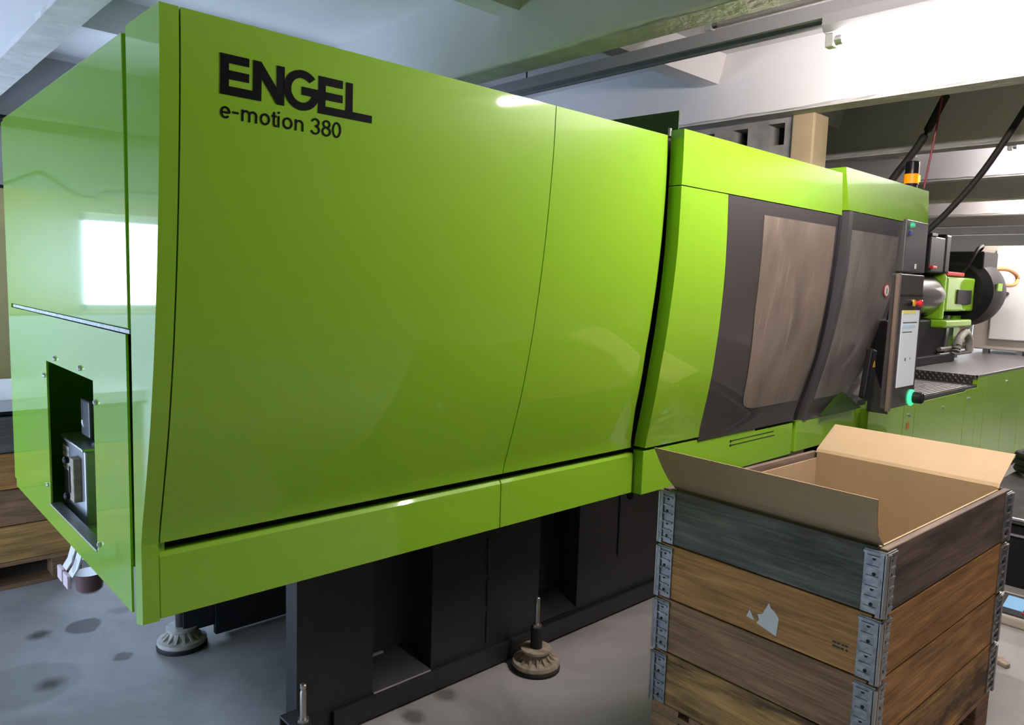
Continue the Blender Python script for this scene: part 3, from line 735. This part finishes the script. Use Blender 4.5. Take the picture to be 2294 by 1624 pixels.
def bracket(y, x0, x1, z0, z1):
    b = MB(); t = .008; h = .045
    b.box(x0, x1, y-h, y+h, z0, z0+t); b.box(x0, x1, y-h, y+h, z1-t, z1); b.box(x0, x1, y-h, y-h+t, z0, z1); b.box(x0, x1, y+h-t, y+h, z0, z1)
    return obj('foot_bracket', b, 'charcoal', mach, bevel=.003)
bracket(3.306, 1.12, 1.33, .075, .19)
bracket(2.245, 1.10, 1.165, .015, .155)
obj('rear_skid', MB().box(1.33, 5.0, 3.28, 3.36, .03, .20), 'charcoal', mach, bevel=.004)

# machine bed under the injection unit
ZL, ZH, XS = .905, .985, 7.26
obj('bed_frame', MB().box(5.14, 11.6, 2.0, 3.4, .05, .88), 'charcoal', mach)
pan = [(5.145, 5.60, .80, .885), (5.604, 5.815, .80, .875), (5.82, 6.95, .05, .875), (6.955, XS, .05, .885), (XS+.004, 7.49, .05, .97), (7.495, 8.075, .05, .97), (8.08, 8.65, .05, .97), (8.655, 9.4, .05, .97), (9.405, 10.4, .05, .97)]
for (a, b, z0, z1) in pan:
    obj('side_panel', MB().box(a, b, 1.93, 2.0, .05, z1), 'green', mach, bevel=.004)
knob = obj('panel_lock', MB().lathe([(.012, 0), (.012, -.01), (.007, -.014)], 'Y', (0, 0, 0), 12), 'alu', mach, smooth=True, local=True)
for i, (x, z) in enumerate(((6.42, .79), (7.03, .81), (8.14, .88), (5.70, .80))):
    p = Vector((x, 1.93, z)) - RL
    if i == 0: knob.location = p
    else: inst(knob, mach, p)
obj('orange_tag', MB().box(5.68, 5.72, 1.925, 1.931, .70, .745), 'orange', mach)
obj('tread_mat', MB().box(5.14, XS, 1.935, 3.3, .88, ZL), 'ribbed', mach)
obj('tread_mat', MB().box(XS, 11.6, 1.935, 3.4, .95, ZH), 'ribbed', mach)
rs = obj('step_riser', MB().box(XS-.006, XS, 1.97, 2.9, ZL, ZH), plain('brown steel plate', (0.09, 0.075, 0.065), 0.4, metal=.5), mach)
dm = None
for r_ in range(3):
    for k in range(20):
        y = 1.99+k*.045+(.022 if r_ % 2 else 0); z = ZL+.018+r_*.025
        q = MB().prism([(y-.009, z-.007), (y-.003, z-.009), (y+.009, z+.007), (y+.003, z+.009)], 'X', XS-.012, XS-.006)
        obj('tread_stud', q, 'alu', rs)
obj('edge_trim', MB().box(XS, 11.5, 1.93, 1.95, .97, ZH+.003), 'alu', mach)
obj('edge_trim', MB().box(5.14, XS, 1.945, 1.965, .885, ZL+.002), 'charcoal', mach)

# injection unit
inj = obj('injection_housing', MB().prism([(2.50, 1.50), (2.50, 1.845), (3.0, 1.845), (3.0, 1.50)], 'X', 8.12, 8.97), 'green', mach, bevel=.02)
obj('housing_flange', MB().prism([(2.51, 1.42), (2.51, 1.86), (2.56, 1.90), (3.0, 1.90), (3.1, 1.42)], 'X', 8.06, 8.13), 'green', inj, bevel=.02)
obj('housing_bottom', MB().box(8.0, 8.8, 2.45, 3.0, 1.34, 1.42), 'green', inj, bevel=.02)
obj('inspection_window', MB().box(8.40, 8.84, 2.485, 2.50, 1.575, 1.72), 'charcoal', inj, bevel=.005)
obj('barrel_guard', MB().lathe([(.12, 7.3), (.20, 7.32), (.215, 7.5), (.215, 8.12)], 'X', (0, 2.72, 1.655), 40), 'grey_plastic', mach, smooth=True)
for k in range(3): obj('barrel_ring', MB().lathe([(.17, 0), (.205+.01*k, .01), (.205+.01*k, .03), (.17, .04)], 'X', (7.16+k*.07, 2.72, 1.655), 32), 'black', mach, smooth=True)
mo = obj('drive_motor', MB().lathe([(.28, 8.97), (.36, 9.03), (.375, 9.25), (.37, 9.45), (.33, 9.62), (.23, 9.75), (.06, 9.80)], 'X', (0, 2.70, 1.70), 40), 'black', mach, smooth=True)
obj('terminal_box', MB().box(9.0, 9.5, 2.45, 2.8, 1.95, 2.13), 'black', mo, bevel=.015)
obj('green_label', MB().box(9.10, 9.26, 2.322, 2.338, 1.72, 1.80), plain('pale green label', (0.3, 0.5, 0.08), 0.5), mo)
obj('motor_cable', MB().tube(spline([(9.2, 2.6, 2.08), (9.1, 2.5, 2.18), (8.95, 2.5, 2.15), (8.85, 2.55, 1.98), (8.8, 2.6, 1.86)]), .018, 8), 'black', mo, smooth=True)
obj('copper_hose', MB().tube(spline([(9.55, 2.6, 1.95), (9.85, 2.45, 1.97), (10.1, 2.4, 1.90), (10.0, 2.4, 1.80), (9.7, 2.5, 1.80), (9.5, 2.6, 1.86)]), .022, 8), plain('orange hose', (0.5, 0.22, 0.08), 0.4), mo, smooth=True)
hb = obj('hopper_box', MB().box(7.56, 7.95, 2.5, 2.85, 1.87, 2.20), 'black', mach, bevel=.012)
obj('hopper_lid', MB().box(7.98, 8.12, 2.5, 2.9, 1.87, 2.24), 'black', hb, bevel=.02)
obj('hopper_rim', MB().box(7.55, 7.7, 2.49, 2.8, 2.195, 2.225), 'black', hb, bevel=.005)
obj('red_valve', MB().box(8.1, 8.6, 2.5, 2.55, 1.85, 1.89), 'red', mach, bevel=.008)
obj('red_tap', MB().box(7.55, 7.66, 2.46, 2.5, 1.90, 1.925), 'red', mach, bevel=.005)
cg = obj('carriage', MB().box(7.3, 8.45, 2.58, 3.1, ZH, 1.42), 'black', mach, bevel=.02)
obj('carriage_foot', MB().box(7.45, 8.6, 2.52, 3.1, ZH, 1.07), 'black', cg, bevel=.01)
for k in range(2): obj('slide_rod', MB().lathe([(.022, 8.2), (.022, 9.2)], 'X', (0, 2.55, 1.06+.06*k), 14), 'steel', mach, smooth=True)
obj('carriage_column', MB().box(8.60, 8.68, 2.62, 2.7, ZH, 1.45), 'alu', cg)
obj('support_plate', MB().box(8.75, 8.95, 2.6, 2.65, 1.0, 1.45), 'green', mach)
obj('vent_hose', MB().tube(spline([(8.55, 2.5, 1.09), (8.63, 2.5, 1.22), (8.80, 2.5, 1.28), (8.95, 2.5, 1.2), (8.98, 2.5, 1.08)]), .04, 12), 'castgrey', mach, smooth=True)
bn = obj('hazard_banner', MB().prism([(9.0, 1.15), (9.35, 1.15), (9.65, 1.45), (9.3, 1.45)], 'Y', 2.66, 2.68), 'paper', mach)
obj('banner_stripe', MB().prism([(9.0, 1.25), (9.2, 1.25), (9.45, 1.45), (9.25, 1.45)], 'Y', 2.65, 2.66), 'red', bn)

# white cabinet standing on the machine end
wc = thing('switch_cabinet', 'bright white cabinet with rounded door standing behind the black motor', 'cabinet', (10.6, 2.3, ZH))
obj('body', MB().box(10.3, 11.3, 1.75, 2.85, 1.03, 2.26), 'cream_metal', wc, bevel=.01)
obj('door', MB().box(10.27, 10.3, 1.80, 2.675, 1.15, 2.22), 'whitepaint', wc, bevel=.025)  # door raised, the white upper part stands in for window glare
obj('door_knob', MB().lathe([(.02, 0), (.02, -.02)], 'X', (10.27, 2.52, 1.70), 12), 'mid_grey', wc)
for y in (2.70, 2.35):
    obj('leg', MB().box(10.32, 10.40, y-.03, y+.03, ZH, 1.03), 'alu', wc)

# ------------------------------------------------------------------ hoses from the ceiling
tag(obj('supply_hose', MB().tube(spline([(5.21, 1.66, ZS-.005), (5.17, 1.70, 2.88), (5.08, 1.79, 2.60), (4.98, 1.90, 2.37), (4.93, 1.95, 2.24)]), .024, 12), 'rubber', smooth=True),
    'thick black hose from the ceiling down behind the amber signal lamp', 'hose')
tag(obj('supply_hose', MB().tube(spline([(5.28, 1.19, ZS-.005), (5.26, 1.29, 2.77), (5.22, 1.46, 2.43), (5.18, 1.62, 2.19), (5.12, 1.76, 2.02), (5.04, 1.86, 1.95)]), .019, 12), 'rubber', smooth=True),
    'black hose slanting from the ceiling at right to the guard side', 'hose')
tag(obj('air_line', MB().tube(spline([(4.97, 1.64, ZS-.005), (4.96, 1.65, 2.83), (4.98, 1.68, 2.6), (4.995, 1.72, 2.30)]), .006, 8), plain('red air line', (0.25, 0.03, 0.04), 0.5), smooth=True),
    'thin red air line hanging beside the amber signal lamp', 'hose')

# drip container hung under the machine
dc = thing('drip_container', 'clear tub of dark red fluid hung by white straps under the machine', 'container', (.78, 3.36, .30))
obj('tub', MB().lathe([(.040, 0), (.052, .012), (.062, .10), (.062, .16)], 'Z', (.80, 3.44, .295), 24), 'clear', dc, smooth=True)
obj('fluid', MB().lathe([(.037, .004), (.049, .014), (.057, .085)], 'Z', (.80, 3.44, .295), 24), 'darkred', dc, smooth=True)
for k, dy in enumerate((.0, .10)):
    s_ = MB(); pts = [(.775, 3.34+dy, .775), (.755, 3.36+dy, .52), (.745, 3.42+dy, .42), (.735, 3.47+dy, .37)]
    for i in range(len(pts)-1):
        a, b = pts[i], pts[i+1]
        s_.add([(a[0], a[1]-.034, a[2]), (a[0], a[1]+.034, a[2]), (b[0], b[1]+.034, b[2]), (b[0], b[1]-.034, b[2]),
                (a[0]+.006, a[1]-.034, a[2]), (a[0]+.006, a[1]+.034, a[2]), (b[0]+.006, b[1]+.034, b[2]), (b[0]+.006, b[1]-.034, b[2])],
               [(0,1,2,3),(7,6,5,4),(0,4,5,1),(1,5,6,2),(2,6,7,3),(3,7,4,0)])
    st = obj('strap', s_, 'white', dc)
    bk = obj('buckle', MB().box(.72, .735, 3.455+dy, 3.53+dy, .315, .372), plain('pink buckle', (0.75, 0.6, 0.62), 0.4), st, bevel=.003)
obj('red_strap', MB().box(.733, .742, 3.53, 3.56, .31, .37), 'darkred', dc)

# ------------------------------------------------------------------ crate in front: pallet, four collars, carton
BC = Vector((2.178, .762, 0)); BR = -.0314; LX, LY = 1.10, .78
WD = {
 'grey':  ((0.20, 0.19, 0.165), (0.075, 0.07, 0.063)),
 'grey2': ((0.27, 0.19, 0.14), (0.09, 0.065, 0.052)),
 'tan':   ((0.68, 0.34, 0.105), (0.30, 0.135, 0.042)),
 'tan2':  ((0.74, 0.38, 0.125), (0.34, 0.16, 0.055)),
 'brown': ((0.44, 0.25, 0.12), (0.19, 0.10, 0.055)),
 'ochre': ((0.74, 0.42, 0.13), (0.24, 0.125, 0.05)),
}
def wmat(key, axis, seed, stain): return wood('weathered wood %s %s %d' % (key, axis, seed), *WD[key], axis=axis, seed=seed*3.17, stain=stain)

pal = thing('pallet', 'wooden pallet under the stacked crate collars in the foreground', 'pallet', BC, BR)
pm_x, pm_y = wmat('brown', 'X', 31, .5), wmat('brown', 'Y', 32, .5)
def pallet_parts(p, LX, LY, mx, my):
    for k in range(5):
        y = (LY-.12)*k/4
        obj('top_board', MB().box(0, LX, y, y+.12, .122, .144), mx, p, local=True, bevel=.002)
    for k in range(3):
        x = (LX-.14)*k/2
        obj('stringer_board', MB().box(x, x+.14, 0, LY, .10, .122), my, p, local=True, bevel=.002)
    for k in range(3):
        y = (LY-.12)*k/2
        obj('bottom_board', MB().box(0, LX, y, y+.12, 0, .022), mx, p, local=True, bevel=.002)
    for i in range(3):
        for j in range(3):
            x, y = (LX-.14)*i/2, (LY-.12)*j/2
            obj('block', MB().box(x, x+.14, y, y+.12, .022, .10), my, p, local=True, bevel=.003)
pallet_parts(pal, LX, LY, pm_x, pm_y)

HINGE = None
def hinge_mesh():
    """corner hinge of a collar: two plates around the corner, knuckle rod, pressed ribs"""
    mb = MB(); h = .19
    mb.box(-.004, .058, -.005, -.001, .004, h); mb.box(-.005, -.001, -.004, .058, .004, h)
    for k in range(6):
        z = .018+k*.030
        mb.box(.012, .05, -.010, -.005, z, z+.006); mb.box(-.010, -.005, .012, .05, z, z+.006)
    mb.box(.0, .012, -.012, -.004, .0, h-.006); mb.box(-.012, -.004, .0, .012, .0, h-.006)
    mb.box(-.009, .060, -.009, -.004, h-.012, h-.004); mb.box(-.009, -.004, -.009, .060, h-.012, h-.004)
    return mb
hm = hinge_mesh()
rod = MB().lathe([(.006, .0), (.006, .185)], 'Z', (-.006, -.006, 0), 10)
riv = MB().lathe([(.005, 0), (.005, -.002)], 'X', (0, 0, 0), 10)
def collar(label, z0, keys, seed, stain, LX, LY, loc, rot, group, hinge=True, H=.197):
    t = thing('crate_collar', label, 'crate', (loc[0], loc[1], z0), rot, group)
    th = .022
    kx, ky = keys
    for (y, kk) in ((0, 0), (LY-th, 1)):
        obj('plank', MB().box(.004, LX-.004, y, y+th, .002, H), wmat(kx, 'X', seed+kk, stain), t, local=True, bevel=.003)
    for (x, kk) in ((0, 2), (LX-th, 3)):
        obj('plank', MB().box(x, x+th, .024, LY-.024, .002, H), wmat(ky, 'Y', seed+kk, stain), t, local=True, bevel=.003)
    if hinge:
        h0 = None
        for (x, y, r) in ((0, 0, 0), (LX, 0, PI/2), (LX, LY, PI), (0, LY, -PI/2)):
            if h0 is None:
                h0 = obj('hinge', hm, 'zinc', t, local=True); r0 = obj('hinge_rod', rod, 'steel', h0, local=True, smooth=True)
                v0 = obj('rivet', riv, 'black', h0, local=True); v0.location = (-.005, .03, .03)
                kids = [r0, v0]
                for q in ((-.005, .03, .075), (-.005, .028, .12), (-.005, .03, .165)):
                    kids.append(inst(v0, h0, q))
                for q in ((.03, -.005, .03), (.03, -.005, .075), (.028, -.005, .12), (.03, -.005, .165)):
                    kids.append(inst(v0, h0, q, (0, 0, PI/2)))
                h0.location = (x, y, 0); h0.rotation_euler = (0, 0, r)
            else:
                h = inst(h0, t, (x, y, 0), (0, 0, r))
                for k_ in kids:
                    c = k_.copy(); C.objects.link(c); c.parent = h
    return t
GC = 'wooden collars stacked on the foreground pallet'
tops = [
 ('grey weathered wooden crate collar on top of the foreground stack', ('grey2', 'grey'), 3, .55),
 ('tan crate collar with a torn white paper label, second from the top', ('tan', 'tan'), 9, .35),
 ('brown crate collar third from the top of the foreground stack', ('tan2', 'brown'), 14, .4),
 ('stained ochre crate collar resting directly on the foreground pallet', ('ochre', 'ochre'), 21, .9)]
cols_ = []
for i, (lb, ks, sd, stn) in enumerate(tops):
    cols_.append(collar(lb, .144+(3-i)*.20, ks, sd, stn, LX, LY, BC, BR, GC))
# paper label and stamp on the second collar
c2 = cols_[1]
obj('paper_label', MB().prism([(.342, .122), (.334, .106), (.322, .101), (.305, .083), (.310, .022), (.340, .030), (.381, .041), (.372, .055), (.379, .070), (.362, .078), (.352, .100)], 'X', -.0016, .001), 'paper', c2, local=True)
obj('paper_label', MB().prism([(.418, .050), (.408, .077), (.388, .046)], 'X', -.0016, .001), 'paper', c2, local=True)
for k in range(2):
    for j in range(4):
        obj('ink_stamp', MB().box(-.0012, .001, .085+j*.012, .085+j*.012+(.010, .006, .009, .011)[(j+k) % 4], .075-k*.012, .080-k*.012), 'charcoal', c2, local=True)

# carton inside the collars, two flaps standing open
ct = thing('cardboard_carton', 'open brown cardboard carton lining the wooden crate, flaps standing up', 'carton', (BC.x, BC.y, .146), BR)
cz = .80; q0, q1, p0, p1 = .030, LX-.030, .030, LY-.030
walls = MB()
walls.box(q0, q1, p0, p0+.006, .006, cz-.01); walls.box(q0, q1, p1-.006, p1, .006, cz-.03)
walls.box(q0, q0+.006, p0+.006, p1-.006, .006, cz); walls.box(q1-.006, q1, p0+.006, p1-.006, .006, cz)
obj('carton_wall', walls, 'cardboard', ct, local=True)
obj('carton_bottom', MB().box(q0, q1, p0, p1, 0, .006), 'cardboard', ct, local=True)
def flap(pts, y0, y1):
    """bent board: polyline in x,z extruded along y, 5 mm thick"""
    mb = MB(); n = len(pts); vs = []
    for (x, z, e) in pts:
        vs += [(x, y0-e, z), (x, y1+e, z), (x+.005, y1+e, z), (x+.005, y0-e, z)]
    fs = []
    for i in range(n-1):
        for k in range(4):
            fs.append((i*4+k, i*4+(k+1) % 4, (i+1)*4+(k+1) % 4, (i+1)*4+k))
    fs += [(0, 1, 2, 3), ((n-1)*4+3, (n-1)*4+2, (n-1)*4+1, (n-1)*4)]
    return mb.add(vs, fs)
obj('flap', flap([(q0, cz-.005, 0), (.012, cz+.012, 0), (-.014, cz+.035, .0), (-.044, cz+.08, .006), (-.080, cz+.154, .018)], .022, LY-.030), 'cardboard', ct, local=True)
obj('flap', flap([(q1-.006, cz-.005, 0), (q1+.005, cz+.012, 0), (q1+.06, cz+.045, 0), (q1+.16, cz+.105, 0)], .03, LY-.03), 'cardboard', ct, local=True)
ps = obj('paper_scrap', MB().prism([(.02, .0), (.05, .0), (.052, .025), (.035, .03), (.022, .045), (.012, .02)], 'X', .045, .05), 'paper', None)
ps.location = (BC.x-.008, BC.y+.022, .932)
tag(ps, 'small white paper scrap at the near corner of the carton', 'paper')

# ------------------------------------------------------------------ stack behind the machine
SX, SY = -.20, 4.45
sp = thing('pallet', 'wooden pallet on the floor behind the machine end', 'pallet', (SX, SY, 0))
pallet_parts(sp, 1.2, .8, wmat('brown', 'X', 41, .3), wmat('brown', 'Y', 42, .3))
names = ['light wooden crate collar at the bottom of the rear stack', 'wooden crate collar second from the bottom of the rear stack', 'darker wooden crate collar third in the rear stack', 'grey green crate collar on top of the rear stack']
keys = [('ochre', 'ochre'), ('brown', 'brown'), ('tan', 'brown'), ('grey', 'grey')]
for i in range(4):
    collar(names[i], .144+i*.19, keys[i], 51+5*i, .25, 1.2, .8, (SX, SY), 0, 'wooden collars stacked behind the machine', hinge=False, H=.187)
tag(obj('lid_board', MB().box(SX-.02, SX+1.22, SY-.02, SY+.82, .930, .99), 'white', bevel=.004), 'white board lying on top of the rear crate stack', 'board')
tag(obj('black_tray', MB().box(SX-.01, SX+1.21, SY-.01, SY+.81, .912, .930), 'black'), 'thin black sheet between the white board and the rear crates', 'sheet')

# ------------------------------------------------------------------ right edge: bench, scale, scrap
bn = thing('work_bench', 'low black bench with grey top behind the crate at right', 'bench', (5.0, .2, 0))
obj('body', MB().box(4.99, 6.4, -.6, 1.35, .0, .36), 'black', bn, bevel=.005)
obj('worktop', MB().box(4.97, 6.45, -.65, 1.4, .372, .40), 'benchtop', bn, bevel=.004)
obj('trim_strip', MB().box(4.965, 4.985, -.6, 1.35, .395, .406), 'alu', bn)
obj('trim_strip', MB().box(4.975, 4.992, -.6, 1.35, .300, .312), 'alu', bn)
wl = thing('bench_scale', 'floor scale with lit blue display beside the black bench', 'scale', (4.45, .90, 0))
obj('body', MB().prism([(4.36, 0.0), (4.36, .05), (4.56, .10), (4.60, .10), (4.60, 0)], 'Y', .80, 1.02), 'cream_metal', wl, bevel=.01)
obj('display_panel', MB().prism([(4.375, .0545), (4.38, .062), (4.555, .106), (4.56, .10)], 'Y', .84, .99), 'black', wl)
obj('display', MB().prism([(4.42, .0725), (4.42, .0755), (4.53, .1035), (4.53, .1)], 'Y', .875, .965), 'lcd', wl)
obj('key', MB().box(4.40, 4.415, .86, .875, .066, .074), 'red', wl)
tag(obj('offcut', MB().prism([(3.84, .80), (3.87, .79), (3.92, .83), (3.91, .85), (3.86, .84)], 'Z', 0, .02), 'castbeige', bevel=.004), 'small pale offcut lying on the floor right of the crate', 'scrap')
tag(obj('hose_coil', MB().tube([(6.35+.18*math.cos(a), 1.2+.18*math.sin(a), .43+.002*i) for i, a in enumerate([k*2*PI/24 for k in range(60)])], .028, 8), 'rubber', smooth=True),
    'black hose coil lying on the grey bench top', 'hose')
